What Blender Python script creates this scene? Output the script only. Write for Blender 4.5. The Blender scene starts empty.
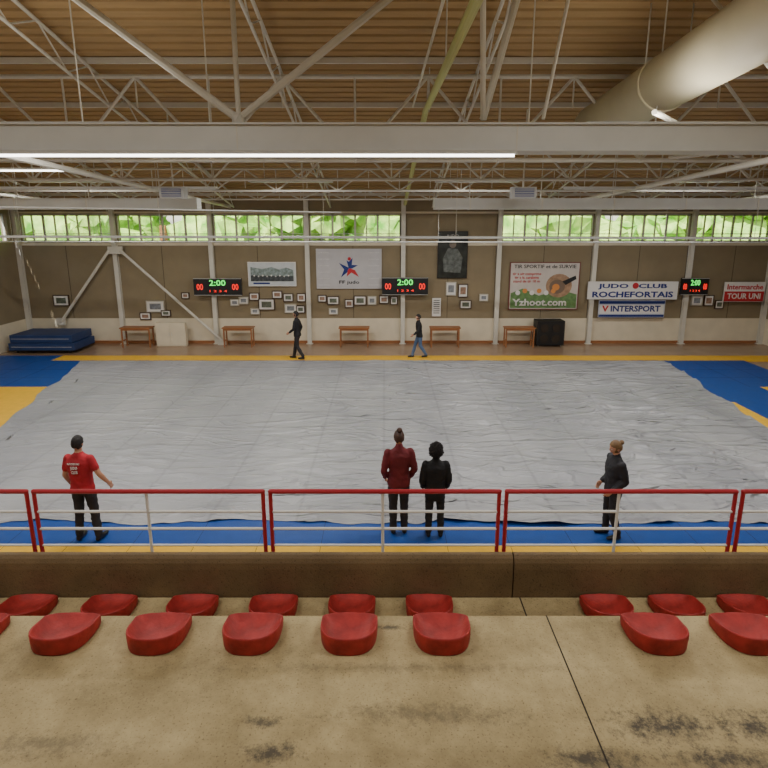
import bpy, bmesh, math, random
from mathutils import Vector, Matrix, noise
random.seed(7)
scene=bpy.context.scene
COL=scene.collection

def lin(c):
    out=[]
    for v in c[:3]:
        v=v/255.0
        out.append(v/12.92 if v<=0.04045 else ((v+0.055)/1.055)**2.4)
    return (*out,1.0)

def M(name,c,rough=.6,var=0.0,scale=5.0,bump=0.0,bscale=None,metal=0.0,emis=None,es=0.0,stretch=(1,1,1),spec=.5,c2=None):
    m=bpy.data.materials.new(name); m.use_nodes=True
    nt=m.node_tree; b=nt.nodes['Principled BSDF']
    b.inputs['Roughness'].default_value=rough
    b.inputs['Metallic'].default_value=metal
    b.inputs['Specular IOR Level'].default_value=spec
    col=lin(c); b.inputs['Base Color'].default_value=col
    tc=nt.nodes.new('ShaderNodeTexCoord'); mp=nt.nodes.new('ShaderNodeMapping')
    mp.inputs['Scale'].default_value=stretch
    nt.links.new(tc.outputs['Object'],mp.inputs['Vector'])
    if var>0 or c2:
        n=nt.nodes.new('ShaderNodeTexNoise'); n.inputs['Scale'].default_value=scale; n.inputs['Detail'].default_value=6
        nt.links.new(mp.outputs['Vector'],n.inputs['Vector'])
        r=nt.nodes.new('ShaderNodeValToRGB')
        a=[max(0,x*(1-var)) for x in col[:3]]; d=[min(1,x*(1+var)) for x in col[:3]]
        if c2: a=col[:3]; d=lin(c2)[:3]
        r.color_ramp.elements[0].position=.3; r.color_ramp.elements[1].position=.7
        r.color_ramp.elements[0].color=(*a,1); r.color_ramp.elements[1].color=(*d,1)
        nt.links.new(n.outputs['Fac'],r.inputs['Fac']); nt.links.new(r.outputs['Color'],b.inputs['Base Color'])
    if bump>0:
        n=nt.nodes.new('ShaderNodeTexNoise'); n.inputs['Scale'].default_value=bscale or scale*3; n.inputs['Detail'].default_value=5
        nt.links.new(mp.outputs['Vector'],n.inputs['Vector'])
        bp=nt.nodes.new('ShaderNodeBump'); bp.inputs['Strength'].default_value=bump; bp.inputs['Distance'].default_value=.02
        nt.links.new(n.outputs['Fac'],bp.inputs['Height']); nt.links.new(bp.outputs['Normal'],b.inputs['Normal'])
    if emis:
        b.inputs['Emission Color'].default_value=lin(emis); b.inputs['Emission Strength'].default_value=es
    return m

class B:
    def __init__(s): s.bm=bmesh.new(); s.mats=[]
    def mi(s,m):
        if m not in s.mats: s.mats.append(m)
        return s.mats.index(m)
    def _set(s,vs,m):
        i=s.mi(m); fs=set()
        for v in vs:
            for f in v.link_faces: fs.add(f)
        for f in fs: f.material_index=i
    def box(s,x0,x1,y0,y1,z0,z1,m,rot=None):
        c=Vector(((x0+x1)/2,(y0+y1)/2,(z0+z1)/2))
        mt=Matrix.Translation(c)
        if rot is not None: mt=mt@rot
        mt=mt@Matrix.Diagonal((abs(x1-x0),abs(y1-y0),abs(z1-z0),1))
        r=bmesh.ops.create_cube(s.bm,size=1,matrix=mt); s._set(r['verts'],m)
    def tube(s,p,q,r,m,n=8,r2=None):
        p=Vector(p);q=Vector(q); d=q-p; L=d.length
        if L<1e-6: return
        mt=Matrix.Translation((p+q)/2)@d.to_track_quat('Z','Y').to_matrix().to_4x4()
        rr=bmesh.ops.create_cone(s.bm,cap_ends=True,segments=n,radius1=r,radius2=r if r2 is None else r2,depth=L,matrix=mt); s._set(rr['verts'],m)
    def sph(s,c,r,m,sc=(1,1,1),sub=2):
        mt=Matrix.Translation(c)@Matrix.Diagonal((*sc,1))
        rr=bmesh.ops.create_icosphere(s.bm,subdivisions=sub,radius=r,matrix=mt); s._set(rr['verts'],m)
    def poly(s,pts,m):
        vs=[s.bm.verts.new(p) for p in pts]; f=s.bm.faces.new(vs); f.material_index=s.mi(m); return f
    def prism(s,prof,x0,x1,m):
        a=[s.bm.verts.new((x0,y,z)) for y,z in prof]; b=[s.bm.verts.new((x1,y,z)) for y,z in prof]
        i=s.mi(m); n=len(prof); fs=[]
        for k in range(n): fs.append(s.bm.faces.new((a[k],a[(k+1)%n],b[(k+1)%n],b[k])))
        fs.append(s.bm.faces.new(a[::-1])); fs.append(s.bm.faces.new(b))
        for f in fs: f.material_index=i
        bmesh.ops.recalc_face_normals(s.bm,faces=fs)
    def obj(s,name,parent=None,smooth=False,bevel=0,loc=None):
        me=bpy.data.meshes.new(name); s.bm.to_mesh(me); s.bm.free()
        for m in s.mats: me.materials.append(m)
        o=bpy.data.objects.new(name,me); COL.objects.link(o)
        if smooth:
            for p in me.polygons: p.use_smooth=True
        if bevel:
            md=o.modifiers.new('bev','BEVEL'); md.width=bevel; md.segments=2; md.limit_method='ANGLE'
        if parent: o.parent=parent
        if loc: o.location=loc
        return o

def empty(name,loc=(0,0,0)):
    o=bpy.data.objects.new(name,None); o.location=loc; COL.objects.link(o); o.empty_display_size=.1; return o

TEXTS=[]
def text(body,loc,w,h,m,parent,name='lettering',rot=(math.pi/2,0,0),bold=.0):
    cu=bpy.data.curves.new(name,'FONT'); cu.body=body; cu.size=1; cu.align_x='CENTER'; cu.align_y='CENTER'
    cu.extrude=.004; cu.offset=bold; cu.resolution_u=2
    cu.materials.append(m)
    o=bpy.data.objects.new(name,cu); COL.objects.link(o)
    o.location=loc; o.rotation_euler=rot
    if parent: o.parent=parent
    TEXTS.append((o,w,h))
    return o

# ---------------- materials
m_wall=M('wall_ochre',(138,124,97),.8,.08,1.5,.2,40)
m_plinth=M('wall_cream',(220,209,184),.7,.06,2)
m_floor=M('floor_resin',(148,122,98),.20,.1,1.2)
m_steel=M('steel_cream',(210,206,193),.45,.05,3)
m_white=M('paint_white',(206,206,200),.45,.03,3)
m_roof=M('deck_wood_fibre',(172,142,98),.85,.10,3,.2,60,stretch=(.3,3,1))
m_roofd=M('deck_groove',(108,85,54),.9)
m_blue=M('mat_blue',(14,66,140),.5,.08,6,.15,80)
m_yel=M('mat_yellow',(226,176,44),.5,.06,6,.15,80)
m_red=M('rail_red',(165,30,42),.4)
m_railw=M('rail_white',(215,213,206),.4)
m_black=M('black_plastic',(22,22,24),.5)
m_wood=M('table_wood',(156,102,62),.45,.15,6,stretch=(1,6,6))
m_frame=M('window_frame',(190,186,172),.5)
m_dark=M('dark_joint',(45,36,26),.9)
m_paper=M('paper_white',(225,223,218),.6)
m_navy=M('ink_navy',(20,45,120),.6)
m_redink=M('ink_red',(190,40,48),.6)
m_blackink=M('ink_black',(25,25,28),.6)
m_grey=M('grey_cloth',(185,184,180),.7)
m_green=M('ink_green',(100,135,80),.6,.3,6)
m_orange=M('ink_orange',(215,140,70),.6)

def concrete(name,c1,c2,stain=True):
    m=bpy.data.materials.new(name); m.use_nodes=True; nt=m.node_tree; b=nt.nodes['Principled BSDF']; b.inputs['Roughness'].default_value=.75
    L=nt.links; N=nt.nodes.new
    tc=N('ShaderNodeTexCoord')
    n1=N('ShaderNodeTexNoise'); n1.inputs['Scale'].default_value=1.5; n1.inputs['Detail'].default_value=10; n1.inputs['Roughness'].default_value=.72
    r1=N('ShaderNodeValToRGB'); r1.color_ramp.elements[0].position=.36; r1.color_ramp.elements[1].position=.64
    r1.color_ramp.elements[0].color=lin(c1); r1.color_ramp.elements[1].color=lin(c2)
    L.new(tc.outputs['Object'],n1.inputs['Vector']); L.new(n1.outputs['Fac'],r1.inputs['Fac'])
    n2=N('ShaderNodeTexNoise'); n2.inputs['Scale'].default_value=70; n2.inputs['Detail'].default_value=4
    L.new(tc.outputs['Object'],n2.inputs['Vector'])
    r2=N('ShaderNodeValToRGB'); r2.color_ramp.elements[0].position=.28; r2.color_ramp.elements[1].position=.42
    r2.color_ramp.elements[0].color=(.38,.33,.26,1); r2.color_ramp.elements[1].color=(1,1,1,1)
    L.new(n2.outputs['Fac'],r2.inputs['Fac'])
    mx=N('ShaderNodeMix'); mx.data_type='RGBA'; mx.blend_type='MULTIPLY'; mx.inputs[0].default_value=.8
    L.new(r1.outputs['Color'],mx.inputs[6]); L.new(r2.outputs['Color'],mx.inputs[7])
    out=mx.outputs[2]
    if stain:
        n3=N('ShaderNodeTexNoise'); n3.inputs['Scale'].default_value=10; n3.inputs['Detail'].default_value=12; n3.inputs['Roughness'].default_value=.85
        L.new(tc.outputs['Object'],n3.inputs['Vector'])
        for (sx,sy,rx,ry,am) in ((1.72,2.62,.66,.20,.95),(2.3,2.62,.5,.18,.95),(1.2,2.42,.5,.12,.9),(2.0,2.42,.7,.12,.9),(-.66,2.46,.34,.11,.9),(.05,3.42,.28,.05,.8),(-.75,2.65,.25,.07,.8),(-3.2,2.9,.3,.1,.7),(.3,2.7,1.2,.14,.5),(-2.0,2.5,.9,.14,.5),(0,3.05,2.5,.08,.35)):
            mp=N('ShaderNodeMapping'); mp.inputs['Location'].default_value=(-sx/rx,-sy/ry,0); mp.inputs['Scale'].default_value=(1/rx,1/ry,0)
            L.new(tc.outputs['Object'],mp.inputs['Vector'])
            ln=N('ShaderNodeVectorMath'); ln.operation='LENGTH'; L.new(mp.outputs['Vector'],ln.inputs[0])
            s1=N('ShaderNodeMapRange'); s1.inputs[1].default_value=1.6; s1.inputs[2].default_value=0.0; s1.inputs[3].default_value=-.25; s1.inputs[4].default_value=.16; L.new(ln.outputs['Value'],s1.inputs[0])
            s3=N('ShaderNodeMath'); s3.operation='ADD'; L.new(s1.outputs[0],s3.inputs[0]); L.new(n3.outputs['Fac'],s3.inputs[1])
            s4=N('ShaderNodeMapRange'); s4.inputs[1].default_value=.50; s4.inputs[2].default_value=.66; s4.inputs[4].default_value=am; L.new(s3.outputs[0],s4.inputs[0])
            m2=N('ShaderNodeMix'); m2.data_type='RGBA'; L.new(s4.outputs[0],m2.inputs[0]); L.new(out,m2.inputs[6]); m2.inputs[7].default_value=lin((60,53,42)); out=m2.outputs[2]
    L.new(out,b.inputs['Base Color'])
    bp=N('ShaderNodeBump'); bp.inputs['Strength'].default_value=.3; bp.inputs['Distance'].default_value=.01
    L.new(n2.outputs['Fac'],bp.inputs['Height']); L.new(bp.outputs['Normal'],b.inputs['Normal'])
    return m
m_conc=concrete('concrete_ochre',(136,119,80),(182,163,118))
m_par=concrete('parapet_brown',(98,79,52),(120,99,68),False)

# ---------------- shell
XL,XR=-15.3,16.3; YF=22.0; YB=-10.0
def roofz(y): return 6.1+.2*(22-y) if y>=6 else 9.3-.2*(6-y)
b=B(); b.box(XL-.3,XR+.3,YB-.3,YF+.3,-.2,0,m_floor); b.obj('floor')

cols=[-15.2,-11.2,-7.2,-3.2,.8,4.8,8.8,12.8,16.2]
W0,W1=4.32,5.46
b=B()
b.box(XL-.3,XR+.3,YF,YF+.3,0,1.1,m_plinth)
b.box(XL-.3,XR+.3,YF,YF+.3,1.1,W0,m_wall)
b.box(XL-.3,XR+.3,YF,YF+.3,W1,6.4,m_wall)
wins=[]
for i in range(8):
    a,c=cols[i]+.12,cols[i+1]-.12
    if i==4: b.box(cols[4]-.12,cols[5]+.12,YF,YF+.3,W0,W1,m_wall)
    else: wins.append((a,c))
for i,cx in enumerate(cols):
    b.box(cx-.12,cx+.12,YF,YF+.3,W0,W1,m_wall)
for k in range(1,32):
    x=XL+k*1.0
    if k%2==0: b.box(x-.008,x+.008,YF-.004,YF,1.1,W0,m_dark)
b.obj('wall_far')
m_glass=bpy.data.materials.new('glass'); m_glass.use_nodes=True
nt=m_glass.node_tree; nt.nodes.clear(); o_=nt.nodes.new('ShaderNodeOutputMaterial'); t_=nt.nodes.new('ShaderNodeBsdfTransparent'); g_=nt.nodes.new('ShaderNodeBsdfGlossy'); x_=nt.nodes.new('ShaderNodeMixShader')
g_.inputs['Roughness'].default_value=.05; x_.inputs[0].default_value=.04
nt.links.new(t_.outputs[0],x_.inputs[1]); nt.links.new(g_.outputs[0],x_.inputs[2]); nt.links.new(x_.outputs[0],o_.inputs[0])
for k,(a,c) in enumerate(wins):
    b=B(); y=YF+.06
    b.box(a,c,y,y+.06,W0,W0+.07,m_frame); b.box(a,c,y,y+.06,W1-.07,W1,m_frame)
    n=8
    for j in range(n+1):
        x=a+(c-a)*j/n; w=.022 if j%2 else .04
        b.box(x-w,x+w,y,y+.06,W0,W1,m_frame)
    b.box(a,c,y+.01,y+.05,W0+.32,W0+.35,m_frame)
    b.box(a,c,y+.03,y+.034,W0,W1,m_glass)
    b.obj('window_%d'%(k+1))
def sidewall(name,x0,x1):
    b=B(); prof=[(YB,0),(YF,0),(YF,roofz(YF)+.2),(6,9.5),(YB,roofz(YB)+.2)]
    b.prism(prof,x0,x1,m_wall)
    xi=x1 if x0<0 else x0; s=1 if x0<0 else -1
    b.box(xi,xi+s*.005,YB,YF,0,1.1,m_plinth)
    b.obj(name)
b=B()
b.box(XL-.3,XL,YB,YF,0,1.1,m_plinth); b.box(XL-.3,XL,YB,YF,1.1,W0,m_wall)
b.prism([(YB,W1),(YF,W1),(YF,roofz(YF)+.2),(6,9.5),(YB,roofz(YB)+.2)],XL-.3,XL,m_wall)
b.box(XL-.3,XL,YB,14,W0,W1,m_wall); b.box(XL-.3,XL,17.8,18.1,W0,W1,m_wall); b.box(XL-.3,XL,21.6,YF,W0,W1,m_wall)
b.obj('wall_left')
for k,(a,c) in enumerate(((14,17.8),(18.1,21.6))):
    b=B()
    b.box(XL-.2,XL-.12,a,c,W0,W0+.07,m_frame); b.box(XL-.2,XL-.12,a,c,W1-.07,W1,m_frame)
    for j in range(9):
        y=a+(c-a)*j/8; b.box(XL-.2,XL-.12,y-.03,y+.03,W0,W1,m_frame)
    b.box(XL-.165,XL-.16,a,c,W0,W1,m_glass)
    b.obj('window_%d'%(8+k))
sidewall('wall_right',XR,XR+.3)
b=B(); b.box(XL-.3,XR+.3,YB-.3,YB,0,6.3,m_wall); b.obj('wall_near')

# ribbed deck: wide boards with recessed grooves
b=B(); per=.25
b.mi(m_roof); b.mi(m_roofd)
y=YB; pv=None
while y<YF+.29:
    for dy,dz in ((0,0),(.17,0),(.185,.05),(.235,.05)):
        yy=min(y+dy,YF+.3); zz=roofz(yy)+dz
        v=(b.bm.verts.new((XL-.3,yy,zz)),b.bm.verts.new((XR+.3,yy,zz)))
        if pv and yy>pv[2]:
            f=b.bm.faces.new((pv[0],pv[1],v[1],v[0])); f.material_index=1 if (dz>0 and pv[3]>0) else 0
        pv=(v[0],v[1],yy,dz)
    y+=per
b.poly([(XL-.3,YF+.3,roofz(YF+.3)+.15),(XR+.3,YF+.3,roofz(YF+.3)+.15),(XR+.3,6,9.45),(XL-.3,6,9.45)],m_roof)
b.poly([(XL-.3,6,9.45),(XR+.3,6,9.45),(XR+.3,YB-.3,roofz(YB)+.15),(XL-.3,YB-.3,roofz(YB)+.15)],m_roof)
b.obj('ceiling')

for cx in cols:
    b=B()
    b.box(cx-.09,cx+.09,YF-.16,YF-.14,0,6.0,m_steel); b.box(cx-.09,cx+.09,YF-.03,YF-.01,0,6.0,m_steel); b.box(cx-.015,cx+.015,YF-.15,YF-.02,0,6.0,m_steel)
    b.box(cx-.14,cx+.14,YF-.2,YF-.01,0,.02,m_steel)
    b.obj('steel_column')
b=B(); b.box(XL,XR,YF-.05,YF,W0-.14,W0-.02,m_plinth); b.obj('trim_1')
b=B(); b.box(XL,XR,YF-.04,YF,W1+.02,W1+.1,m_plinth); b.obj('trim_2')
b=B(); b.box(XL,XR,YF-.03,YF,0,.12,m_wood); b.obj('baseboard_far')
b=B()
b.tube((-11.35,21.72,4.0),(-13.7,21.72,1.0),.06,m_steel); b.tube((-10.9,21.72,4.0),(-6.9,21.72,.15),.06,m_steel)
b.box(-11.4,-10.8,21.7,21.78,3.85,4.15,m_steel); b.box(-7.1,-6.75,21.66,21.79,0,.25,m_steel)
b.box(-13.9,-13.55,21.7,21.79,.85,1.15,m_steel)
b.obj('wall_bracing')

# ---------------- roof structure
def truss(y0,zl,pitch,off,rc,name,box=False):
    b=B(); zu=roofz(y0)-.22
    b.tube((XL,y0,zu),(XR,y0,zu),rc,m_steel)
    if not box: b.tube((XL,y0,zl),(XR,y0,zl),rc,m_steel)
    x=off
    while x-pitch>XL: x-=pitch
    while x<XR:
        if box and x>3 and x<8: x+=pitch; continue
        for q in (x-pitch/2,x+pitch/2):
            if XL<q<XR: b.tube((x,y0,zl),(q,y0,zu),rc*.75,m_steel)
        b.tube((x,y0,zl),(x,y0,zu),rc*.5,m_steel)
        b.sph((x,y0,zl),rc*1.5,m_steel,sub=1)
        if XL<x+pitch/2<XR: b.tube((x+pitch/2,y0,zu),(x+pitch/2,y0,max(zl,zu-.6)),rc*.4,m_steel)
        x+=pitch
    if box:
        b.tube((1.43,y0,zl),(2.0,y0,zu),rc*.7,m_steel); b.tube((1.43,y0,zl),(1.05,y0-1.6,zu),rc*.5,m_steel)
        b.tube((2.3,y0,zl),(2.65,y0,zu),rc*.35,m_steel); b.tube((6.2,y0,zl),(4.6,y0+.6,zu-.1),rc*.4,m_steel); b.tube((6.2,y0,zl),(8.2,y0,zu),rc*.6,m_steel)
    return b.obj(name)
truss(8.0,6.5,6.0,-2.1,.075,'roof_truss',True)
truss(11.5,6.35,3.0,-.6,.045,'roof_truss')
truss(14.5,6.2,2.4,.2,.04,'roof_truss')
truss(17.5,6.1,2.0,.5,.035,'roof_truss')
truss(20.0,5.95,1.6,.1,.03,'roof_truss')
for x in (-13.2,-9.6,-5.9,-2.1,1.9,6.0,9.8,13.6):
    b=B(); ys=[3+i*1.5 for i in range(13)]
    for i in range(len(ys)-1):
        y0,y1=ys[i],ys[i+1]
        b.tube((x,y0,roofz(y0)-.14),(x,y1,roofz(y1)-.14),.035,m_steel)
        b.tube((x,y0,roofz(y0)-.6),(x,y1,roofz(y1)-.6),.03,m_steel)
        ym=(y0+y1)/2
        b.tube((x,y0,roofz(y0)-.6),(x,ym,roofz(ym)-.14),.016,m_steel); b.tube((x,ym,roofz(ym)-.14),(x,y1,roofz(y1)-.6),.016,m_steel)
    b.obj('roof_joist')
b=B()
for y in (5.2,7.2,9.2,11.2,13.2,15.2,17.2,19.2,21.2):
    b.box(XL,XR,y-.03,y+.03,roofz(y)-.12,roofz(y)-.01,m_steel)
b.obj('roof_purlins')
b=B()
for (p,q,r) in (((-8.1,8,6.5),(-4.2,12,6.4),.05),((-12,8,6.5),(-8,12,6.4),.05),((3.9,8,6.6),(8,12,6.4),.04),((-7,5.5,8.3),(-9.5,10,7.6),.05),((-14,8,6.6),(-11,12,6.9),.04),((6,11.5,6.4),(10,8,6.5),.04),
                ((-6.3,9,6.15),(-6.3,21.9,5.75),.06),((6.8,9,6.15),(6.8,21.9,5.75),.06),((-11.5,9,6.1),(-11.5,21.9,5.75),.05),((12,9,6.1),(12,21.9,5.75),.05)):
    b.tube(p,q,r,m_steel)
b.obj('roof_bracing')
m_lamp=M('lamp_tube',(255,250,240),.5,emis=(255,250,242),es=7)
b=B(); b.box(XL,XR,7.85,8.15,6.06,6.40,m_white); b.box(XL,XR,7.80,8.20,6.40,6.425,m_white); b.box(XL,XR,7.78,8.22,6.04,6.06,m_white)
for x in (-14,-10,-6,-2.1,1.9,6,10,14): b.box(x-.01,x+.01,7.845,7.85,6.06,6.40,m_steel)
b.obj('main_beam')
def batten(x0,x1,y,z,name='fluorescent_batten',rz=None,mat=None,r=.022):
    b=B(); b.box(x0,x1,y-.05,y+.05,z+.03,z+.07,m_white); b.tube((x0+.03,y,z+.015),(x1-.03,y,z+.015),r,mat or m_lamp)
    if rz:
        for x in (x0+.3,(x0+x1)/2,x1-.3): b.tube((x,y,z+.07),(x,y,rz),.012,m_steel,6)
    return b.obj(name)
batten(-15.1,1.9,7.84,5.97)
batten(-13,-6.5,11.5,6.12,rz=6.30,r=.018)
batten(-12,-4.5,14.5,5.95,rz=6.15,mat=m_white); batten(4.8,12,14.5,5.95,rz=6.15,mat=m_white)
for (x0,x1) in ((XL+.02,-5.2),(1.4,XR-.02)):
    b=B(); b.box(x0,x1,14.9,15.25,5.44,5.74,m_white)
    x=x0+1
    while x<x1:
        b.tube((x,15.07,5.74),(x,15.07,roofz(15.07)-.02),.015,m_steel,6); b.box(x-.02,x+.02,14.89,15.26,5.43,5.75,m_steel); x+=2
    b.obj('air_duct')
b=B()
b.tube((XL+.02,14,4.72),(XR-.02,14,4.66),.035,m_white); b.tube((XL+.02,18.5,4.45),(XR-.02,18.5,4.42),.02,m_white)
b.tube((XL+.02,12.5,5.52),(-1,12.5,5.3),.016,m_white)
for x in (-13,-9.6,-5.9,-2.1,1.9,6.0,9.8,13.6):
    b.tube((x,14,4.7),(x,14,roofz(14)-.1),.006,m_steel,6); b.tube((x,18.5,4.44),(x,18.5,roofz(18.5)-.1),.006,m_steel,6)
b.obj('suspended_pipes')
m_gr=M('rail_green',(195,198,130),.4)
b=B(); b.tube((.95,4.5,7.2),(.9,12,7.42),.065,m_gr,10); b.tube((.9,12,7.42),(.85,21.7,5.85),.065,m_gr,10); b.tube((.62,4.5,7.25),(.62,12,7.5),.02,m_steel)
for y in (5.5,8.5,11.5): b.tube((.93,y,7.3),(.93,y,roofz(y)-.05),.012,m_steel)
b.obj('crane_rail')
m_duct=M('duct_cream',(212,202,172),.5,.05,2)
b=B(); b.tube((4.75,1,7.8),(4.75,12.5,7.2),.45,m_duct,40)
for y in (2.5,6.2,9.5):
    z=7.8-(y-1)*.052; b.tube((4.75,y-.04,z),(4.75,y+.04,z-.005),.465,m_duct,40)
    b.tube((4.4,y,z+.3),(4.4,y,roofz(y)-.02),.012,m_steel,6); b.tube((5.1,y,z+.3),(5.1,y,roofz(y)-.02),.012,m_steel,6)
o=b.obj('ventilation_duct')
for p in o.data.polygons: p.use_smooth = len(p.vertices)==4
for x in (-5.3,3.5):
    b=B(); b.box(x-.3,x+.3,13.4,13.7,5.66,5.94,m_grey); b.box(x-.24,x+.24,13.38,13.4,5.70,5.90,m_navy)
    for k in range(5): b.box(x-.24,x+.24,13.36,13.39,5.71+k*.04,5.73+k*.04,m_grey)
    b.tube((x,13.55,5.94),(x,13.55,roofz(13.55)-.02),.02,m_steel,6)
    b.obj('heater_unit')

# ---------------- tribune
b=B(); xa,xb=XL+.01,XR-.01
b.box(xa,xb,2.0,3.54,0,2.0,m_conc)
b.box(xa,xb,3.54,4.27,0,1.58,m_conc)
for (y0,y1,z) in ((1.15,2.0,2.42),(.3,1.15,2.84),(-1.5,.3,3.26),(-9.98,-1.5,3.4)): b.box(xa,xb,y0,y1,0,z,m_conc)
for x in (1.275,-5.2,7.8): b.box(x-.005,x+.005,2.0,3.543,1.99,2.0015,m_dark); b.box(x-.006,x+.006,3.535,4.27,1.57,1.5815,m_dark); b.box(x-.006,x+.006,3.539,3.5415,1.58,2.0,m_dark)
b.obj('tribune_steps')
b=B()
pf=[(4.28,0),(4.28,1.87),(4.285,1.93),(4.30,1.97),(4.325,1.995),(4.35,2.0),(4.38,1.985),(4.41,1.955),(4.43,1.92),(4.43,0)]
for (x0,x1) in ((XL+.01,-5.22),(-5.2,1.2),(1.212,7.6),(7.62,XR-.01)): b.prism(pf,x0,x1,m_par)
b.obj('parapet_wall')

for k in range(-6,7):
    xa=1.12+2.225*k+.035; xb=xa+2.225-.07; y=4.48
    if xa<XL+.1 or xb>XR-.1: continue
    b=B()
    b.tube((xa,y,1.45),(xa,y,2.553),.019,m_red,10); b.tube((xb,y,1.45),(xb,y,2.553),.019,m_red,10)
    b.tube((xa,y,2.553),(xb,y,2.553),.022,m_red,10)
    b.sph((xa,y,2.553),.022,m_red); b.sph((xb,y,2.553),.022,m_red)
    b.tube((xa,y,2.345),(xb,y,2.345),.014,m_railw); b.tube((xa,y,2.165),(xb,y,2.165),.014,m_railw); b.tube((xa,y,1.99),(xb,y,1.99),.012,m_railw)
    xm=(xa+xb)/2-.02; b.tube((xm,y,1.45),(xm,y,2.535),.015,m_railw)
    for x in (xa,xb,xm): b.box(x-.04,x+.04,4.432,4.465,1.45,1.6,m_red)
    b.obj('guard_railing')

# seats: D-shaped moulded shells
m_seat=M('seat_red',(150,44,40),.58,.32,9,.2,35,spec=.3)
def seat_mesh():
    bm=bmesh.new(); n=56
    def outline(t,s):
        cx,cy=math.cos(t),math.sin(t)
        if cy>=0:
            e=.42; px=math.copysign(abs(cx)**e,cx)*.213; py=abs(cy)**e*.145; px*=1-.04*cy
        else:
            px=math.copysign(abs(cx)**.68,cx)*.213; py=-(abs(cy)**.85)*.225
        return px*s,py*s
    def bk(t):
        q=.5-.5*math.sin(t); return q*q*(3-2*q)
    rings=[[bm.verts.new((0,0,.02))]]
    svals=(.25,.5,.68,.8,.88,.93,.965,.99,1.0,1.0,.985,.97)
    for s in svals: rings.append([])
    for ri,s in enumerate(svals):
        for k in range(n):
            t=2*math.pi*k/n; px,py=outline(t,s); q=bk(t); rim=.055+.085*q
            if ri<=6:
                f=max(0,(s-.30)/(.965-.30)); hh=.020+(rim-.020)*(f**(1.9+1.2*q))
                hh+=.014*math.exp(-(px/.035)**2)*max(0,py/.15)*(1 if ri<5 else .3)
            elif ri==7: hh=rim-.003
            elif ri==8: hh=rim-.016
            elif ri==9: hh=rim*.6
            elif ri==10: hh=.012
            else: hh=0
            rings[ri+1].append(bm.verts.new((px,py,hh)))
    for k in range(n): bm.faces.new((rings[0][0],rings[1][k],rings[1][(k+1)%n]))
    for a,c in zip(rings[1:],rings[2:]):
        for k in range(n): bm.faces.new((a[k],c[k],c[(k+1)%n],a[(k+1)%n]))
    bm.faces.new(rings[-1][::-1])
    bmesh.ops.recalc_face_normals(bm,faces=bm.faces)
    me=bpy.data.meshes.new('stadium_seat'); bm.to_mesh(me); bm.free(); me.materials.append(m_seat)
    for p in me.polygons: p.use_smooth=True
    return me
SM=seat_mesh()
def seat(x,y,z,rz=0):
    o=bpy.data.objects.new('stadium_seat',SM); COL.objects.link(o); o.location=(x,y,z); o.rotation_euler=(0,0,rz)
for x in (-3.08,-2.38,-1.68,-.98,-.26,.43,2.02,2.70,3.38): seat(x,3.37,2.0,random.uniform(-.03,.03))
for x in (-3.86,-3.22,-2.48,-1.73,-1.0,-.29,.41,2.01,2.64,3.28,3.9): seat(x,4.11,1.58,random.uniform(-.03,.03))

# ---------------- tatami field
b=B()
T=.04
b.box(-12.5,15,18.9,19.65,0,T,m_yel)
b.box(-15.2,-12.5,15.65,19.65,0,T,m_blue)
b.box(-12.5,13.5,15.65,18.9,0,T,m_blue)
b.box(-15.2,-8.0,10.6,15.65,0,T,m_yel); b.box(-15.2,-8.0,9.2,10.6,0,T,m_blue)
b.box(-8.0,9.6,9.2,15.65,0,T,m_blue); b.box(9.6,10.05,9.2,14.2,0,T,m_yel); b.box(9.6,10.05,14.2,15.65,0,T,m_blue)
b.box(10.05,11.8,9.2,15.65,0,T,m_blue); b.box(11.8,13.5,9.2,15.2,0,T,m_blue); b.box(11.8,13.5,15.2,15.65,0,T,m_yel)
b.box(-15.2,13.5,7.37,9.2,0,T,m_blue); b.box(-15.2,13.5,7.1,7.37,0,T,m_yel)
for k in range(-14,14):
    b.box(k-.003,k+.003,7.1,9.2,T-.005,T+.001,m_dark)
for yy in (16.65,17.65): b.box(-15.2,-11,yy-.006,yy+.006,T-.005,T+.001,m_dark); b.box(10.5,13.5,yy-.006,yy+.006,T-.005,T+.001,m_dark)
for xx in (-14,-13,-12,11.5,12.5): b.box(xx-.006,xx+.006,15.65,18.9,T-.005,T+.001,m_dark)
b.obj('tatami_mats')

# protective cover with soft creases
m_cov=bpy.data.materials.new('cover_tarpaulin'); m_cov.use_nodes=True; nt=m_cov.node_tree; pb=nt.nodes['Principled BSDF']; pb.inputs['Roughness'].default_value=.40; pb.inputs['Specular IOR Level'].default_value=.5
tc=nt.nodes.new('ShaderNodeTexCoord')
wv=nt.nodes.new('ShaderNodeTexNoise'); wv.inputs['Scale'].default_value=1.0; wv.inputs['Detail'].default_value=6
mp=nt.nodes.new('ShaderNodeMapping'); mp.inputs['Scale'].default_value=(.6,.25,1); nt.links.new(tc.outputs['Object'],mp.inputs['Vector']); nt.links.new(mp.outputs['Vector'],wv.inputs['Vector'])
rp=nt.nodes.new('ShaderNodeValToRGB'); rp.color_ramp.elements[0].position=.35; rp.color_ramp.elements[1].position=.65; rp.color_ramp.elements[0].color=lin((142,143,147)); rp.color_ramp.elements[1].color=lin((162,162,164))
nt.links.new(wv.outputs['Fac'],rp.inputs['Fac'])
sx=nt.nodes.new('ShaderNodeSeparateXYZ'); nt.links.new(tc.outputs['Object'],sx.inputs[0])
md=nt.nodes.new('ShaderNodeMath'); md.operation='PINGPONG'; md.inputs[1].default_value=.75; nt.links.new(sx.outputs['X'],md.inputs[0])
mr=nt.nodes.new('ShaderNodeMapRange'); mr.inputs[1].default_value=0; mr.inputs[2].default_value=.045; mr.inputs[3].default_value=.80; mr.inputs[4].default_value=1; nt.links.new(md.outputs[0],mr.inputs[0])
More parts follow.
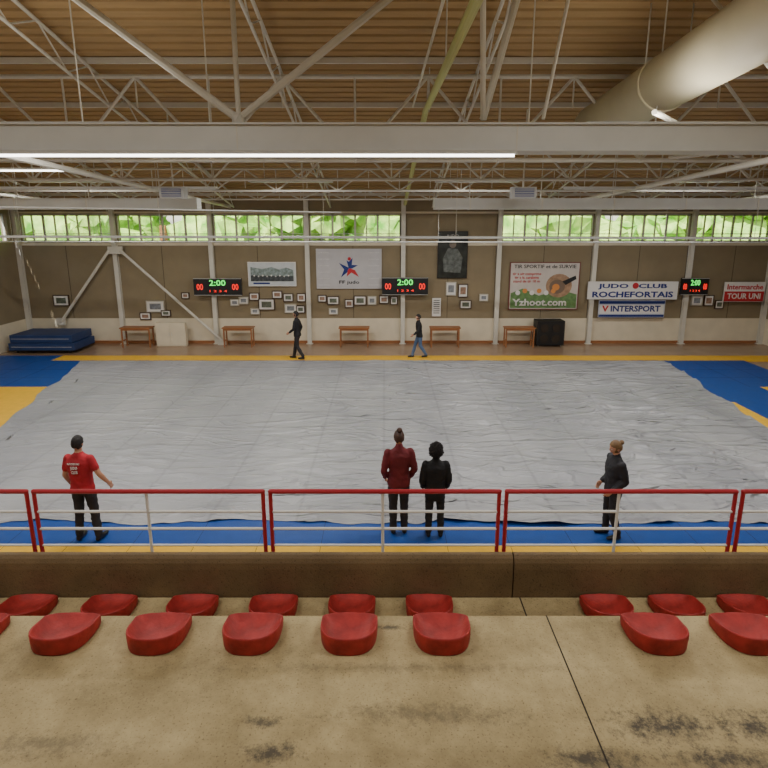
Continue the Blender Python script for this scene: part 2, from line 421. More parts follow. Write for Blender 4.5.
mm=nt.nodes.new('ShaderNodeVectorMath'); mm.operation='SCALE'; nt.links.new(rp.outputs['Color'],mm.inputs[0]); nt.links.new(mr.outputs[0],mm.inputs['Scale']); nt.links.new(mm.outputs[0],pb.inputs['Base Color'])
mk=nt.nodes.new('ShaderNodeMapRange'); mk.inputs[1].default_value=-7; mk.inputs[2].default_value=2; mk.inputs[3].default_value=.5; mk.inputs[4].default_value=1.0; nt.links.new(sx.outputs['X'],mk.inputs[0])
def creases(sc,rot,dist,w,prev,off):
    mpx=nt.nodes.new('ShaderNodeMapping'); mpx.inputs['Scale'].default_value=(sc[0],sc[1],1); mpx.inputs['Rotation'].default_value=(0,0,rot); mpx.inputs['Location'].default_value=(off,off*.7,0)
    nt.links.new(tc.outputs['Object'],mpx.inputs['Vector'])
    n=nt.nodes.new('ShaderNodeTexNoise'); n.inputs['Scale'].default_value=1; n.inputs['Detail'].default_value=2; n.inputs['Roughness'].default_value=.45; n.inputs['Distortion'].default_value=.5
    nt.links.new(mpx.outputs['Vector'],n.inputs['Vector'])
    s=nt.nodes.new('ShaderNodeMath'); s.operation='SUBTRACT'; nt.links.new(n.outputs['Fac'],s.inputs[0]); s.inputs[1].default_value=.5
    a=nt.nodes.new('ShaderNodeMath'); a.operation='ABSOLUTE'; nt.links.new(s.outputs[0],a.inputs[0])
    r=nt.nodes.new('ShaderNodeMapRange'); r.interpolation_type='SMOOTHSTEP'; r.inputs[1].default_value=w; r.inputs[2].default_value=0; nt.links.new(a.outputs[0],r.inputs[0])
    bp=nt.nodes.new('ShaderNodeBump'); bp.inputs['Distance'].default_value=dist; nt.links.new(mk.outputs[0],bp.inputs['Strength'])
    nt.links.new(r.outputs[0],bp.inputs['Height'])
    if prev: nt.links.new(prev.outputs['Normal'],bp.inputs['Normal'])
    return bp
c1=creases((.28,1.0),.25,.042,.055,None,0)
c2=creases((.6,1.7),-.2,.026,.04,c1,5.3)
c3=creases((.9,3.0),.12,.011,.045,c2,11.1)
nt.links.new(c3.outputs['Normal'],pb.inputs['Normal'])
bm=bmesh.new(); NU,NV=260,180; grid=[]
cn=[(-8.6,8.02),(8.95,7.98),(10.5,18.8),(-11.3,18.82)]
for j in range(NV+1):
    row=[]; v=j/NV
    for i in range(NU+1):
        u=i/NU
        x=(cn[0][0]*(1-u)+cn[1][0]*u)*(1-v)+(cn[3][0]*(1-u)+cn[2][0]*u)*v
        y=(cn[0][1]*(1-u)+cn[1][1]*u)*(1-v)+(cn[3][1]*(1-u)+cn[2][1]*u)*v
        e=(1-v)**6
        y+=e*(.18*noise.noise(Vector((x*.6,3.3,0)))+.10*noise.noise(Vector((x*2.5,1,0))))
        y+=(v**12)*.06*noise.noise(Vector((x*1.1,8,0)))
        if u<.03 or u>.97: x+=.16*noise.noise(Vector((1.7,y*1.2,0)))
        w=noise.noise(Vector((x*.30+.35*y,y*1.1,0)))
        rid=max(0,1-abs(w)*7)**1.5
        w2=noise.noise(Vector((x*.8-y*.5,y*1.9+9,4))); rid2=max(0,1-abs(w2)*5)**1.5
        w3=noise.noise(Vector((x*.25,y*.5,7)))
        side=.4+1.0*min(1,max(0,(x+4)/8)) + (.7 if v<.2 else 0)
        z=T+.008+(.040*rid+.022*rid2)*side*(.5+.9*max(0,w3+.3))
        row.append(bm.verts.new((x,y,z)))
    grid.append(row)
for j in range(NV):
    for i in range(NU): bm.faces.new((grid[j][i],grid[j][i+1],grid[j+1][i+1],grid[j+1][i]))
me=bpy.data.meshes.new('floor_cover'); bm.to_mesh(me); bm.free(); me.materials.append(m_cov)
for p in me.polygons: p.use_smooth=True
o=bpy.data.objects.new('floor_cover_tarpaulin',me); COL.objects.link(o)

# ---------------- objects on the far side
m_matb=M('crash_mat_blue',(34,58,104),.5,.1,4)
b=B()
b.box(-14.9,-12.3,20.1,21.6,.14,.42,m_matb); b.box(-14.85,-12.4,20.15,21.6,.44,.74,m_matb)
b.box(-14.9,-12.3,20.1,21.6,.10,.14,m_black)
for x in (-14.7,-12.6):
    for y in (20.3,21.5): b.tube((x-.03,y,.05),(x+.03,y,.05),.05,m_black,12)
b.box(-14.8,-12.4,20.09,20.1,.26,.28,m_grey); b.box(-14.8,-12.5,20.14,20.15,.58,.6,m_grey)
b.obj('crash_mat_stack',bevel=.03)
for x in (-10.35,-6.1,-1.25,2.55,5.67):
    b=B(); w=.64; y0,y1=21.15,21.62
    b.box(x-w,x+w,y0,y1,.80,.84,m_wood); b.box(x-w+.05,x+w-.05,y0+.03,y0+.05,.72,.80,m_wood); b.box(x-w+.05,x+w-.05,y1-.05,y1-.03,.72,.80,m_wood)
    for sx_ in (-w+.07,w-.07):
        for yy in (y0+.05,y1-.05): b.box(x+sx_-.025,x+sx_+.025,yy-.025,yy+.025,0,.8,m_wood)
        b.box(x+sx_-.015,x+sx_+.015,y0+.05,y1-.05,.25,.3,m_wood)
    b.obj('folding_table')
b=B(); b.box(-9.6,-8.35,21.42,21.63,0,1.0,m_plinth); b.box(-9.58,-8.99,21.40,21.42,.04,.97,m_plinth); b.box(-8.96,-8.37,21.40,21.42,.04,.97,m_plinth)
b.box(-9.04,-9.02,21.38,21.40,.45,.6,m_steel); b.box(-8.93,-8.91,21.38,21.40,.45,.6,m_steel); b.obj('storage_cupboard')
b=B(); b.box(6.40,7.55,21.3,21.9,.06,1.1,m_black)
for z in (.35,.8): b.tube((6.7,21.3,z),(6.7,21.28,z),.17,m_dark,20); b.tube((7.2,21.3,z),(7.2,21.28,z),.17,m_dark,20)
for x in (6.5,7.45): b.tube((x,21.4,.03),(x+.02,21.4,.03),.03,m_grey,10); b.tube((x,21.8,.03),(x+.02,21.8,.03),.03,m_grey,10)
b.obj('loudspeaker_cabinet')

m_digr=M('led_red',(255,40,30),.5,emis=(255,40,30),es=1.6)
m_digg=M('led_green',(70,255,90),.5,emis=(80,255,100),es=1.6)
def score(x0,x1,z0,z1):
    e=empty('scoreboard',((x0+x1)/2,21.72,(z0+z1)/2)); w=(x1-x0); h=z1-z0
    b=B(); b.box(-w/2,w/2,-.06,.05,-h/2,h/2,m_black); b.box(-w/2,w/2,-.07,-.06,-h/2,-h/2+.02,m_grey); b.box(-w/2,w/2,-.07,-.06,h/2-.02,h/2,m_grey)
    b.box(-w/2+.1,-w/2+.16,.05,.275,-.1,.1,m_steel); b.box(w/2-.16,w/2-.1,.05,.275,-.1,.1,m_steel)
    b.obj('case',e)
    text('2:00',(0,-.07,h*.22),w*.34,h*.34,m_digg,e,'clock_digits',bold=.01)
    text('00',(-w*.37,-.07,-h*.02),w*.13,h*.36,m_digr,e,'digits_home',bold=.0); text('00',(w*.37,-.07,-h*.02),w*.13,h*.36,m_digr,e,'digits_guest',bold=.0)
    text('1 2 3 4',(0,-.07,-h*.25),w*.36,h*.12,m_digr,e,'period_digits')
score(-7.95,-5.95,2.13,2.84); score(-.08,1.84,2.15,2.87); score(12.42,13.55,2.15,2.85)

YP=21.92
def panel(name,x0,x1,z0,z1,m,frame=None,y=YP,mount=0):
    e=empty(name,((x0+x1)/2,y,(z0+z1)/2)); w=x1-x0; h=z1-z0
    b=B(); b.box(-w/2,w/2,-.01,.04,-h/2,h/2,m)
    if mount:
        for xx in (-w/2+.5,w/2-.5): b.box(xx-.02,xx+.02,.04,mount,-h/2+.05,h/2-.05,m_steel)
    if frame:
        t=.035
        b.box(-w/2-t,w/2+t,-.02,.04,h/2,h/2+t,frame); b.box(-w/2-t,w/2+t,-.02,.04,-h/2-t,-h/2,frame); b.box(-w/2-t,-w/2,-.02,.04,-h/2,h/2,frame); b.box(w/2,w/2+t,-.02,.04,-h/2,h/2,frame)
    b.obj('sheet',e); return e,w,h
def shape(e,pts,m,name='graphic',d=-.014):
    b=B(); b.poly([(x,d,z) for x,z in pts],m); bm=b.bm
    bmesh.ops.recalc_face_normals(bm,faces=bm.faces); b.obj(name,e)
def disc(e,cx,cz,r,m,sx=1,d=-.015,name='graphic'):
    shape(e,[(cx+sx*r*math.cos(t*math.pi/12),cz+r*math.sin(t*math.pi/12)) for t in range(24)],m,name,d)
e,w,h=panel('photo_poster',-5.68,-3.73,2.52,3.47,M('poster_pale',(200,206,208),.5,.1,3),m_paper)
shape(e,[(-.9,-.3),(.9,-.3),(.9,.18),(.6,.28),(.3,.2),(0,.3),(-.4,.22),(-.9,.30)],M('poster_trees',(96,112,104),.5,.7,9,c2=(160,176,176)),'landscape_print')
shape(e,[(-.9,-.3),(.9,-.3),(.9,-.08),(-.9,-.05)],M('poster_ground',(66,72,74),.5,.6,10),'landscape_print',-.015)
shape(e,[(-.8,-.42),(-.1,-.42),(-.1,-.35),(-.8,-.35)],m_navy,'caption',-.016)
for k in range(9): disc(e,-.75+k*.18,-.06-.03*(k%2),.035,m_grey if k%2 else m_paper,1,-.018)
m_ban=M('banner_cloth',(190,188,190),.7,.05,3)
e,w,h=panel('judo_banner',-2.84,-.1,2.38,4.05,m_ban)
shape(e,[(0,.0),(-.10,.36),(.0,.30),(.16,.46),(.12,.17),(.38,.15),(.14,.02)],m_navy)
shape(e,[(0,.05),(-.42,.25),(-.2,-.02),(-.34,-.36),(-.05,-.12)],m_navy,d=-.016)
shape(e,[(.02,.03),(.25,-.05),(.42,-.34),(.1,-.15),(-.1,-.32),(-.05,-.05)],m_redink,d=-.018)
disc(e,.02,.42,.07,m_redink)
text('FF judo',(0,-.016,-.56),.85,.18,m_blackink,e,bold=.02)
for k in range(6):
    for xx in (-1.05,1.05): text('le judo en france',(xx,-.013,.68-.27*k),.45,.06,m_paper,e)
e,w,h=panel('framed_judo_poster',2.27,3.45,2.86,4.73,M('poster_dark',(45,48,44),.3,.6,3),M('frame_dark',(35,30,25),.4))
shape(e,[(-.35,-.7),(.35,-.75),(.42,-.1),(.2,.25),(-.2,.28),(-.4,-.15)],M('gi_grey',(95,100,96),.6,.5,6))
disc(e,.0,.45,.17,M('face_tone',(120,110,98),.6,.3,6),.85); text('JUDO',(0,-.018,.78),.5,.14,m_grey,e)
e,w,h=panel('shooting_club_banner',5.32,8.2,1.52,3.46,M('banner_warm',(200,192,184),.6,.08,2),M('banner_edge',(120,60,50),.6))
shape(e,[(-1.4,-.93),(1.4,-.93),(1.4,-.35),(.7,-.15),(-.2,-.4),(-.9,-.1),(-1.4,-.3)],m_green,d=-.012)
text('TIR SPORTIF et de SURVIE',(0,-.016,.82),2.6,.15,m_blackink,e,bold=.01)
text('tir a air comprime\ntir a la carabine\nstand de tir 10 m',(-.75,-.016,.36),1.2,.42,m_redink,e,bold=.01)
text('Yzhoot.com',(-.15,-.022,-.70),2.3,.30,m_paper,e,bold=.03)
disc(e,.62,.02,.5,M('target_tan',(160,128,100),.6,.3,5),1.1); disc(e,.55,-.02,.3,M('target_grey',(120,100,84),.6),1.1,-.017); disc(e,.5,-.04,.14,m_orange,1.1,-.019)
shape(e,[(.75,.2),(1.3,.45),(1.34,.3),(.9,.05)],m_blackink,d=-.021)
for k in range(6): disc(e,-1.1+k*.30,-.28+.08*(k%2),.10,m_orange if k%2 else m_paper,1,-.018)
e,w,h=panel('judo_club_banner',8.56,12.34,1.95,2.70,m_paper,y=21.77,mount=.225)
text('JUDO   CLUB',(0,-.014,.18),2.9,.24,m_navy,e,bold=.03); text('ROCHEFORTAIS',(0,-.014,-.18),3.4,.25,m_navy,e,bold=.03)
disc(e,0.1,.2,.13,m_redink,1,-.016)
e,w,h=panel('sports_shop_banner',9.08,11.88,1.18,1.9,M('banner_white',(195,198,210),.6),y=21.77,mount=.225)
shape(e,[(-1.35,-.2),(1.35,-.2),(1.35,.17),(-1.35,.17)],m_paper,d=-.012); shape(e,[(-1.38,.22),(1.38,.22),(1.38,.34),(-1.38,.34)],m_navy)
shape(e,[(-1.38,-.34),(1.38,-.34),(1.38,-.24),(-1.38,-.24)],m_navy)
text('INTERSPORT',(.15,-.016,0),2.1,.26,m_navy,e,bold=.03); text('V',(-1.12,-.016,0),.28,.26,m_redink,e,bold=.04)
e,w,h=panel('supermarket_banner',14.3,16.0,1.85,2.68,m_paper,y=21.77,mount=.225)
text('Intermarche',(-.0,-.016,.2),1.5,.22,m_redink,e,bold=.02); shape(e,[(-.83,-.4),(.83,-.4),(.83,.02),(-.83,.02)],m_redink); text('TOUR UNI',(0,-.02,-.19),1.4,.24,m_paper,e,bold=.02)
fr=[m_paper,M('photo_a',(130,135,140),.4,.4,9),M('photo_b',(150,120,100),.4,.4,9),M('photo_c',(100,108,92),.4,.4,9)]
frm=[M('wood_frame',(70,50,35),.5),M('pale_frame',(190,185,170),.5)]
for k,(u,v,w,h) in enumerate(((243,300,.34,.25),(254,296,.36,.26),(266,304,.62,.42),(254,311,.3,.2),(277,294,.36,.26),(288,297,.36,.28),(290,308,.44,.32),(301,297,.3,.3),(300,309,.3,.26),(234,302,.3,.22),
     (322,298,.3,.24),(333,300,.44,.3),(333,311,.32,.2),(349,303,.3,.3),(360,300,.46,.34),(372,300,.3,.3),(384,299,.34,.28),(394,300,.24,.3),(451,288,.36,.5),(463,290,.34,.5),(466,304,.42,.3),(154,306,.7,.42),(143,316,.4,.24),(164,313,.34,.2),(698,300,.4,.36),(710,300,.34,.4),(721,304,.3,.3),(484,297,.3,.24),(185,295,.26,.2),(60,300,.6,.4))):
    x=(u-384)/23.6; z=4.73-.042*(v-232)
    for cx in cols:
        lim=w/2+.16
        if abs(x-cx)<lim: x=cx+math.copysign(lim,x-cx)
    e,_,_=panel('framed_photo',x-w/2,x+w/2,z-h/2,z+h/2,m_paper,frm[0] if k%3 else frm[1],y=21.94)
    shape(e,[(-w*.34,-h*.3),(w*.34,-h*.3),(w*.34,h*.3),(-w*.34,h*.3)],fr[1+k%3])
e,w,h=panel('notice_sheet',2.05,2.42,1.2,1.98,m_paper)
for k in range(7): shape(e,[(-.13,.28-k*.09),(.13,.28-k*.09),(.13,.31-k*.09),(-.13,.31-k*.09)],m_blackink)

# trees outside
m_leaf=M('foliage',(90,160,35),.8,c2=(215,240,120),scale=1.3,bump=.5,bscale=4)
b=B()
for k in range(150):
    x=random.uniform(-19,36); y=random.uniform(30,36); z=random.uniform(1.5,12); r=random.uniform(1.4,2.6)
    b.sph((x,y,z),r,m_leaf,(1,1,random.uniform(.8,1.2)),3)
for v in b.bm.verts:
    v.co+=Vector((noise.noise(v.co*1.4),noise.noise(v.co*1.4+Vector((9,0,0))),noise.noise(v.co*1.4+Vector((0,9,0)))))*.8
for x in range(-18,33,4): b.tube((x,33,0),(x+.3,33,5),.25,m_wood)
b.obj('tree_line')
b=B()
for k in range(60):
    x=random.uniform(-31,-24); y=random.uniform(8,33); z=random.uniform(1.5,10)
    b.sph((x,y,z),random.uniform(1.5,2.4),m_leaf,sub=2)
b.tube((-26,14,0),(-26,14,5),.25,m_wood); b.tube((-26,24,0),(-26,24,5),.25,m_wood)
b.obj('tree_row')
b=B(); b.box(-60,60,YF+.35,80,-.25,-.05,M('grass',(90,130,50),.9,.3,2)); b.obj('ground_lawn')

# ---------------- people
m_skin=M('skin',(190,140,112),.5)
def cap(bm,p,q,r1,r2):
    p=Vector(p);q=Vector(q)
    for c,r in ((p,r1),(q,r2)): bmesh.ops.create_icosphere(bm,subdivisions=2,radius=r,matrix=Matrix.Translation(c))
    d=q-p
    if d.length>1e-5:
        bmesh.ops.create_cone(bm,cap_ends=True,segments=16,radius1=r1,radius2=r2,depth=d.length,matrix=Matrix.Translation((p+q)/2)@d.to_track_quat('Z','Y').to_matrix().to_4x4())
def remesh(bm,vox,it,name):
    me=bpy.data.meshes.new('tmp'); bm.to_mesh(me); bm.free()
    o=bpy.data.objects.new('tmp',me); COL.objects.link(o)
    md=o.modifiers.new('r','REMESH'); md.mode='VOXEL'; md.voxel_size=vox; md.use_smooth_shade=True
    sm=o.modifiers.new('s','SMOOTH'); sm.iterations=it; sm.factor=.5
    dg=bpy.context.evaluated_depsgraph_get(); me2=bpy.data.meshes.new_from_object(o.evaluated_get(dg)); me2.name=name
    bpy.data.objects.remove(o)
    for p in me2.polygons: p.use_smooth=True
    return me2
def seg_d(p,a,b):
    ab=b-a; t=max(0,min(1,(p-a).dot(ab)/max(ab.length_squared,1e-9))); return (p-(a+ab*t)).length,t

m_lips=M('lips',(160,90,82),.5)
def person(name,pos,heading,height,J,top,legs,shoe,hairm,style,short=False,hem=.86,bulk=1.0,headrot=(0,0,0),lean=0):
    root=empty(name,pos); root.rotation_euler=(0,0,math.radians(heading)); s=height/1.78; root.scale=(s,s,s)
    D=dict(hipR=(.09,0,.92),hipL=(-.09,0,.92),kneeR=(.105,.02,.50),kneeL=(-.105,.02,.50),ankR=(.11,-.03,.09),ankL=(-.11,-.03,.09),
           shR=(.180,-.01,1.415),shL=(-.180,-.01,1.415),elR=(.245,-.04,1.14),elL=(-.245,-.04,1.14),wrR=(.25,.05,.90),wrL=(-.25,.05,.90))
    D.update(J); D={k:Vector(v) for k,v in D.items()}
    bm=bmesh.new(); segs=[]
    def S(a,b,r1,r2,lab):
        a=Vector(a);b=Vector(b); cap(bm,a,b,r1,r2); segs.append((a,b,r1,r2,lab))
    rings=[(hem,.172,.125,0),(hem+.06,.174,.128,0),(.98,.168,.122,0),(1.08,.15*bulk,.11*bulk,0),(1.18,.158*bulk,.116*bulk,0),(1.30,.178*bulk,.125*bulk,-.005),(1.38,.184*bulk,.116*bulk,-.01),(1.435,.158*bulk,.092,-.012),(1.48,.098,.072,-.012),(1.51,.062,.062,-.008)]
    vr=[]
    for (z,w,d,yc) in rings:
        vr.append([bm.verts.new((w*math.copysign(abs(math.cos(t))**.85,math.cos(t)),yc+lean*(z-.9)+d*math.copysign(abs(math.sin(t))**.85,math.sin(t)),z)) for t in [2*math.pi*k/24 for k in range(24)]])
    for a,c in zip(vr,vr[1:]):
        for k in range(24): bm.faces.new((a[k],a[(k+1)%24],c[(k+1)%24],c[k]))
    bm.faces.new(vr[0][::-1]); bm.faces.new(vr[-1])
    ly=lean*.55
    for k in ('shR','shL','elR','elL','wrR','wrL'): D[k]=D[k]+Vector((0,ly,0))
    segs.append((Vector((0,0,hem+.10)),Vector((0,ly-.01,1.40)),.15,.13,'top'))
    segs.append((Vector((-.1,0,hem+.05)),Vector((.1,0,hem+.05)),.10,.10,'top'))
    segs.append((Vector((-.13,ly,1.40)),Vector((.13,ly,1.40)),.08,.08,'top'))
    S((0,ly-.01,1.47),(0,ly+.012,1.60),.056,.053,'skin')
    S((0,0,.93),(0,0,.90),.125,.12,'legs')
    for sd in 'RL':
        h,k,a=D['hip'+sd],D['knee'+sd],D['ank'+sd]
        S(h,k,.098,.070,'legs'); mid=k.lerp(a,.35); S(k,mid,.070,.068,'legs'); S(mid,a+Vector((0,0,.02)),.068,.058,'legs')
        sx=.02 if sd=='R' else -.02
        S(a+Vector((0,-.03,-.045)),a+Vector((sx*.5,.07,-.045)),.042,.044,'shoe'); S(a+Vector((sx*.5,.07,-.05)),a+Vector((sx,.17,-.055)),.042,.034,'shoe')
        sh,el,wr=D['sh'+sd],D['el'+sd],D['wr'+sd]
        if short:
            m1=sh.lerp(el,.62); S(sh,m1,.064,.060,'top'); S(m1,el,.046,.042,'skin'); S(el,el.lerp(wr,.3),.042,.043,'skin'); S(el.lerp(wr,.3),wr,.043,.028,'skin')
        else:
            S(sh,el,.066*bulk,.052*bulk,'top'); S(el,el.lerp(wr,.9),.052*bulk,.042*bulk,'top'); S(el.lerp(wr,.9),wr,.028,.027,'skin')
    if not short: S((0,ly-.012,1.49),(0,ly-.008,1.525),.066,.064,'top')
    me=remesh(bm,.014,5,'body')
    mats={'top':top,'legs':legs,'skin':m_skin,'shoe':shoe}; order=list(mats)
    for k in order: me.materials.append(mats[k])
    for p in me.polygons:
        c=p.center; best=None
        for a,b2,r1,r2,lab in segs:
            d,t=seg_d(c,a,b2); d-=r1+(r2-r1)*t
            if best is None or d<best[0]: best=(d,lab)
        lab=best[1]
        if lab in('top','legs') and abs(c.x)<.2 and abs(c.y)<.2:
            lab='top' if c.z>hem-.005 and c.z<1.56 else ('legs' if c.z<hem else lab)
        if c.z<.5 and lab=='top': lab='legs'
        p.material_index=order.index(lab)
    nrm=[v.normal.copy() for v in me.vertices]
    for v,nn in zip(me.vertices,nrm):
        c=v.co.copy()
        if .12<c.z<1.46:
            v.co=c+nn*(.010*noise.noise(Vector((c.x*7,c.y*7,c.z*16)))+.004*noise.noise(c*30))*(0.25 if (short and abs(c.x)>.22) else 1)
    o=bpy.data.objects.new('body',me); COL.objects.link(o); o.parent=root
    for sd in 'RL':
        el,wr=D['el'+sd],D['wr'+sd]; d=(wr-el).normalized(); sgn=-1 if sd=='R' else 1
        n=Vector((sgn,0,0)); n=(n-d*n.dot(d)).normalized(); w=d.cross(n)
        if w.y<0 : w=-w
        bm=bmesh.new()
        cap(bm,wr-d*.02,wr+d*.02,.026,.026)
        for i,(off,L) in enumerate(((.027,.070),(.009,.080),(-.009,.074),(-.026,.058))):
            k0=wr+w*off*1.0+d*.085; cap(bm,wr+w*off*.6+d*.012,k0,.016,.0125)
            cur=k0; ang=.18+.08*i; fr_=(.45,.32,.23)
            for q in range(3):
                dd=(d*math.cos(ang)+n*math.sin(ang)); nx=cur+dd*L*fr_[q]; cap(bm,cur,nx,.0095-.0008*q,.0088-.0008*q); cur=nx; ang+=.30
        t0=wr+w*.022+d*.022; t1=t0+(w*.75+d*.6+n*.25).normalized()*.04; t2=t1+(w*.25+d*.9+n*.35).normalized()*.032; t3=t2+(d*.9+n*.45).normalized()*.022
        cap(bm,t0,t1,.015,.011); cap(bm,t1,t2,.011,.0095); cap(bm,t2,t3,.0095,.008)
        mh=remesh(bm,.0045,2,'hand'); mh.materials.append(m_skin)
        oh=bpy.data.objects.new('hand_'+sd.lower(),mh); COL.objects.link(oh); oh.parent=root
    hp=empty('head_pivot',(0,ly+.005,1.575)); hp.parent=root; hp.rotation_euler=headrot
    bm=bmesh.new(); bmesh.ops.create_uvsphere(bm,u_segments=40,v_segments=28,radius=1)
    for v in bm.verts:
        x,y,z=v.co; f=max(0,y)
        px=x*.074*(1-.30*max(0,-z)**1.3); py=y*.094*(1-.10*max(0,-z)); pz=z*.116
        py+=f*.010*max(0,-z)*1.6
        py+=.020*math.exp(-(x/.14)**2-((z+.16)/.16)**2)*(y>0)+.010*math.exp(-(x/.10)**2-((z-.02)/.16)**2)*(y>0)
        py-=.009*(math.exp(-((abs(x)-.36)/.16)**2-((z-.03)/.10)**2))*(y>0)
        py+=.005*math.exp(-((z-.17)/.07)**2)*(y>.5)
        py+=.005*math.exp(-(x/.28)**2-((z+.46)/.06)**2)*(y>0); py-=.004*math.exp(-(x/.3)**2-((z+.60)/.06)**2)*(y>0)
        py+=.008*math.exp(-(x/.25)**2-((z+.8)/.15)**2)*(y>0)
        if y<0: py*=1.06
        v.co=(px,py,pz+.085)
    for sx in (-1,1):
        mt=Matrix.Translation((sx*.074,-.005,.075))@Matrix.Rotation(sx*.25,4,'Z')@Matrix.Diagonal((.010,.020,.031,1))
        bmesh.ops.create_icosphere(bm,subdivisions=2,radius=1,matrix=mt)
        mt=Matrix.Translation((sx*.073,-.005,.052))@Matrix.Diagonal((.007,.010,.012,1))
        bmesh.ops.create_icosphere(bm,subdivisions=2,radius=1,matrix=mt)
    me=bpy.data.meshes.new('head'); bm.to_mesh(me); bm.free(); me.materials.append(m_skin)
    for p in me.polygons: p.use_smooth=True
    o=bpy.data.objects.new('head',me); COL.objects.link(o); o.parent=hp
    b=B()
    for sx in (-1,1):
        b.sph((sx*.028,.080,.089),.0115,m_paper); b.sph((sx*.028,.0885,.089),.0055,m_blackink,sub=1)
        b.tube((sx*.016,.0925,.105),(sx*.042,.084,.107),.0035,hairm,6)
    b.tube((-.02,.0935,.030),(.02,.0935,.030),.0045,m_lips,8)
    b.obj('face_features',hp,smooth=True)
    bm=bmesh.new(); hi=style=='curly'
    bmesh.ops.create_uvsphere(bm,u_segments=96 if hi else 48,v_segments=70 if hi else 34,radius=1)
    sc={'short':1.07,'bun':1.08,'curly':1.42,'ponytail':1.08}[style]
    for v in bm.verts:
        x,y,z=v.co.copy()
        front=y>.30 and z<.52-.25*abs(x)
        low={'short':-.38,'bun':-.42,'curly':-.52,'ponytail':-.42}[style]
        ear=abs(x)>.75 and z<-.02 and y>-.35 and not hi
        k=sc
        if front or z<low or ear: k=.93
        if hi: nn=noise.noise(Vector((x*4,y*4,z*4)))*.20+abs(noise.noise(Vector((x*12,y*12,z*12))))*.5
        else: nn=noise.noise(Vector((x*7,y*7,z*7)))*.025+noise.noise(Vector((x*18,y*18,z*18)))*.012
        if k>1: k+=nn
        v.co=(x*.080*k,(y*.098*(1.04 if y<0 else 1))*k-(.012 if hi else .002),z*(.100 if hi else .119)*k+(.10 if hi else .088))
    if style in('bun','ponytail'):
        mt=Matrix.Translation((0,-.055,.215) if style=='bun' else (0,-.115,.150)); r=bmesh.ops.create_icosphere(bm,subdivisions=3,radius=.045 if style=='bun' else .038,matrix=mt)
        for v in r['verts']: v.co+=Vector((noise.noise(v.co*60),noise.noise(v.co*50),noise.noise(v.co*55)))*.006
    me=bpy.data.meshes.new('hair'); bm.to_mesh(me); bm.free(); me.materials.append(hairm)
    for p in me.polygons: p.use_smooth=True
    o=bpy.data.objects.new('hair',me); COL.objects.link(o); o.parent=hp
    return root

def cloth(n,c,r=.8): return M(n,c,r,.2,6,.5,14)
c_black=cloth('cloth_black',(26,27,30)); c_trous=cloth('trousers_black',(36,34,36)); c_redt=cloth('tshirt_red',(172,30,42)); c_redj=cloth('jacket_dark_red',(104,26,32))
c_puff=cloth('jacket_navy_black',(28,28,35),.65); c_jean=cloth('jeans_blue',(78,100,134)); c_coat=cloth('coat_black',(17,17,19))
h_dark=M('hair_dark',(26,21,20),.7,.2,20,.6,40); h_curl=M('hair_curly_dark',(30,24,22),.9,.4,30,.8,60); h_brown=M('hair_brown',(66,42,30),.55,.2,20); h_blond=M('hair_blond',(116,88,56),.6,.3,20)
shoe_b=M('shoe_black',(24,22,22),.4)
ZM=T+.004
p=person('man_red_tshirt',(-4.76,7.55,ZM),-4,1.77,dict(elR=(.30,-.02,1.17),wrR=(.36,.10,.96),elL=(-.25,-.03,1.14),wrL=(-.25,.09,.91),kneeR=(.13,.02,.5),ankR=(.18,-.02,.09),kneeL=(-.11,.0,.5),ankL=(-.13,-.04,.09)),c_redt,c_trous,shoe_b,h_dark,'short',short=True,bulk=1.12,headrot=(0,0,.1))
text('ROCHEFORT',(0,-.152,1.375),.20,.03,m_paper,p,'shirt_print'); text('JUDO\nCLUB',(0,-.152,1.27),.11,.12,m_paper,p,'shirt_print',bold=.01)
p=person('person_dark_red_jacket',(.24,7.74,ZM),6,1.78,dict(elR=(.25,-.05,1.14),elL=(-.25,-.05,1.14),wrR=(.21,.12,.93),wrL=(-.21,.12,.93),kneeR=(.09,.02,.5),kneeL=(-.09,.02,.5),ankR=(.09,-.03,.09),ankL=(-.09,-.03,.09)),c_redj,c_trous,shoe_b,h_brown,'bun',hem=.84,bulk=1.05,headrot=(-.1,0,0))
p=person('person_black_coat',(.82,7.64,ZM),0,1.58,dict(wrR=(.22,.10,.92),wrL=(-.22,.10,.92)),c_coat,c_black,shoe_b,h_curl,'curly',hem=.74,bulk=1.12)
p=person('woman_black_jacket',(3.66,7.62,ZM),92,1.66,dict(elR=(.23,-.08,1.15),wrR=(.19,.12,.95),elL=(-.23,-.08,1.15),wrL=(-.19,.12,.95),ankR=(.1,.02,.09),ankL=(-.1,-.10,.09)),c_puff,c_trous,shoe_b,h_blond,'ponytail',hem=.80,bulk=1.18,headrot=(-.24,0,0))
walk=dict(kneeR=(.09,.15,.52),ankR=(.09,.26,.09),kneeL=(-.09,-.02,.50),ankL=(-.09,-.26,.12),elR=(.24,-.16,1.17),wrR=(.24,-.14,.92),elL=(-.24,.06,1.15),wrL=(-.22,.24,1.0))
walk2=dict(kneeR=(.09,.12,.51),ankR=(.09,.18,.09),kneeL=(-.09,.0,.50),ankL=(-.09,-.22,.115),elR=(.25,-.10,1.15),wrR=(.24,.0,.90),elL=(-.25,.02,1.15),wrL=(-.22,.20,1.02))
person('man_walking',(-3.25,19.12,ZM),80,1.84,walk2,c_black,c_trous,shoe_b,h_dark,'short',lean=.06)
person('person_walking_jeans',(1.35,19.35,ZM),100,1.68,walk,c_black,c_jean,shoe_b,h_dark,'short',lean=.10)

bpy.context.view_layer.update()
for o,w,h in TEXTS:
    bb=[Vector(c) for c in o.bound_box]; dx=max(c.x for c in bb)-min(c.x for c in bb); dy=max(c.y for c in bb)-min(c.y for c in bb)
    o.scale=(w/max(dx,.01),h/max(dy,.01),1)

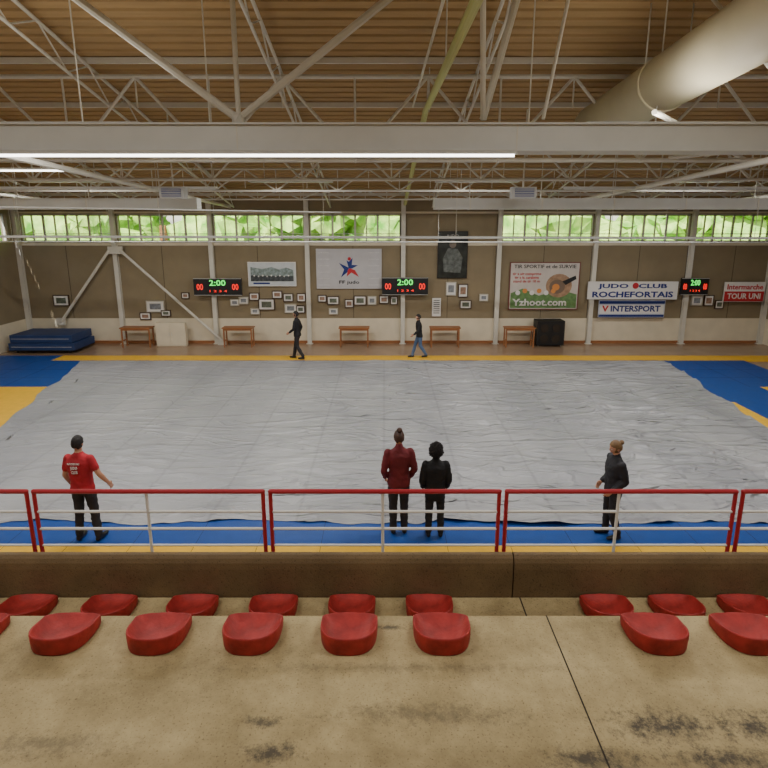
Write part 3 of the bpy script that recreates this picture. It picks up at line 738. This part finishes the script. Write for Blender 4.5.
# ---------------- lights
w=bpy.data.worlds.new('world'); scene.world=w; w.use_nodes=True; nt=w.node_tree
bg=nt.nodes['Background']; sk=nt.nodes.new('ShaderNodeTexSky'); sk.sky_type='NISHITA'; sk.sun_disc=False; sk.sun_elevation=math.radians(40); sk.sun_rotation=math.radians(180)
nt.links.new(sk.outputs[0],bg.inputs[0]); bg.inputs[1].default_value=.42
sd=bpy.data.lights.new('sun','SUN'); sd.energy=11; sd.angle=.02; so=bpy.data.objects.new('sun',sd); COL.objects.link(so)
so.rotation_euler=(Vector((.25,1,-.75))).to_track_quat('-Z','Y').to_euler()
def area(name,loc,sx,sy,e,col=(1,.975,.94)):
    ld=bpy.data.lights.new(name,'AREA'); ld.shape='RECTANGLE'; ld.size=sx; ld.size_y=sy; ld.energy=e; ld.color=col
    o=bpy.data.objects.new(name,ld); o.location=loc; COL.objects.link(o); return o
def fill_luminaire(x,y,z,e,sx=2.4,sy=.5):  # added fill light with its own housing and hanger rods
    b=B(); b.box(x-sx/2-.05,x+sx/2+.05,y-sy/2-.05,y+sy/2+.05,z+.02,z+.10,m_white)
    b.tube((x-sx/3,y,z+.10),(x-sx/3,y,roofz(y)-.02),.012,m_steel,6); b.tube((x+sx/3,y,z+.10),(x+sx/3,y,roofz(y)-.02),.012,m_steel,6)
    h=b.obj('added_luminaire'); a=area('fill_lamp',(x,y,z),sx,sy,e); a.parent=h
for x in (-10,-3.5,3.2,10):
    fill_luminaire(x,3.0,8.3,140)  # added fill row overhead, above the frame
    fill_luminaire(x,-3.2,7.1,100)  # added fill row behind the camera, unseen
for x in (-11,-4,3.5,11): fill_luminaire(x,9.3,6.40,250,3.2,.3)  # added fill row, tucked out of sight behind the main beam
for x in (-9.5,-2.8,2.8,9.5): fill_luminaire(x,16.3,6.25,180,2.4,.25)  # added fill row for the far end of the hall
for x in (-11.5,-4.8,4.2,11.5):
    b=B(); b.box(x-1.3,x+1.3,7.88,8.12,6.425,6.45,m_white); h=b.obj('added_uplighter')  # added uplighter on the beam, there to brighten the ceiling deck
    a=area('fill_lamp',(x,8,6.46),2.4,.2,30,(1,.96,.88)); a.rotation_euler=(math.pi,0,0); a.parent=h

# ---------------- camera
cd=bpy.data.cameras.new('camera'); cam=bpy.data.objects.new('camera',cd); COL.objects.link(cam); scene.camera=cam
cd.sensor_width=36; cd.sensor_fit='HORIZONTAL'; cd.lens=36*520/768; cd.clip_start=.05; cd.clip_end=300
cd.shift_y=-49/768
cam.location=(0,0,5.0); cam.rotation_euler=(math.radians(90-11.9),0,0)
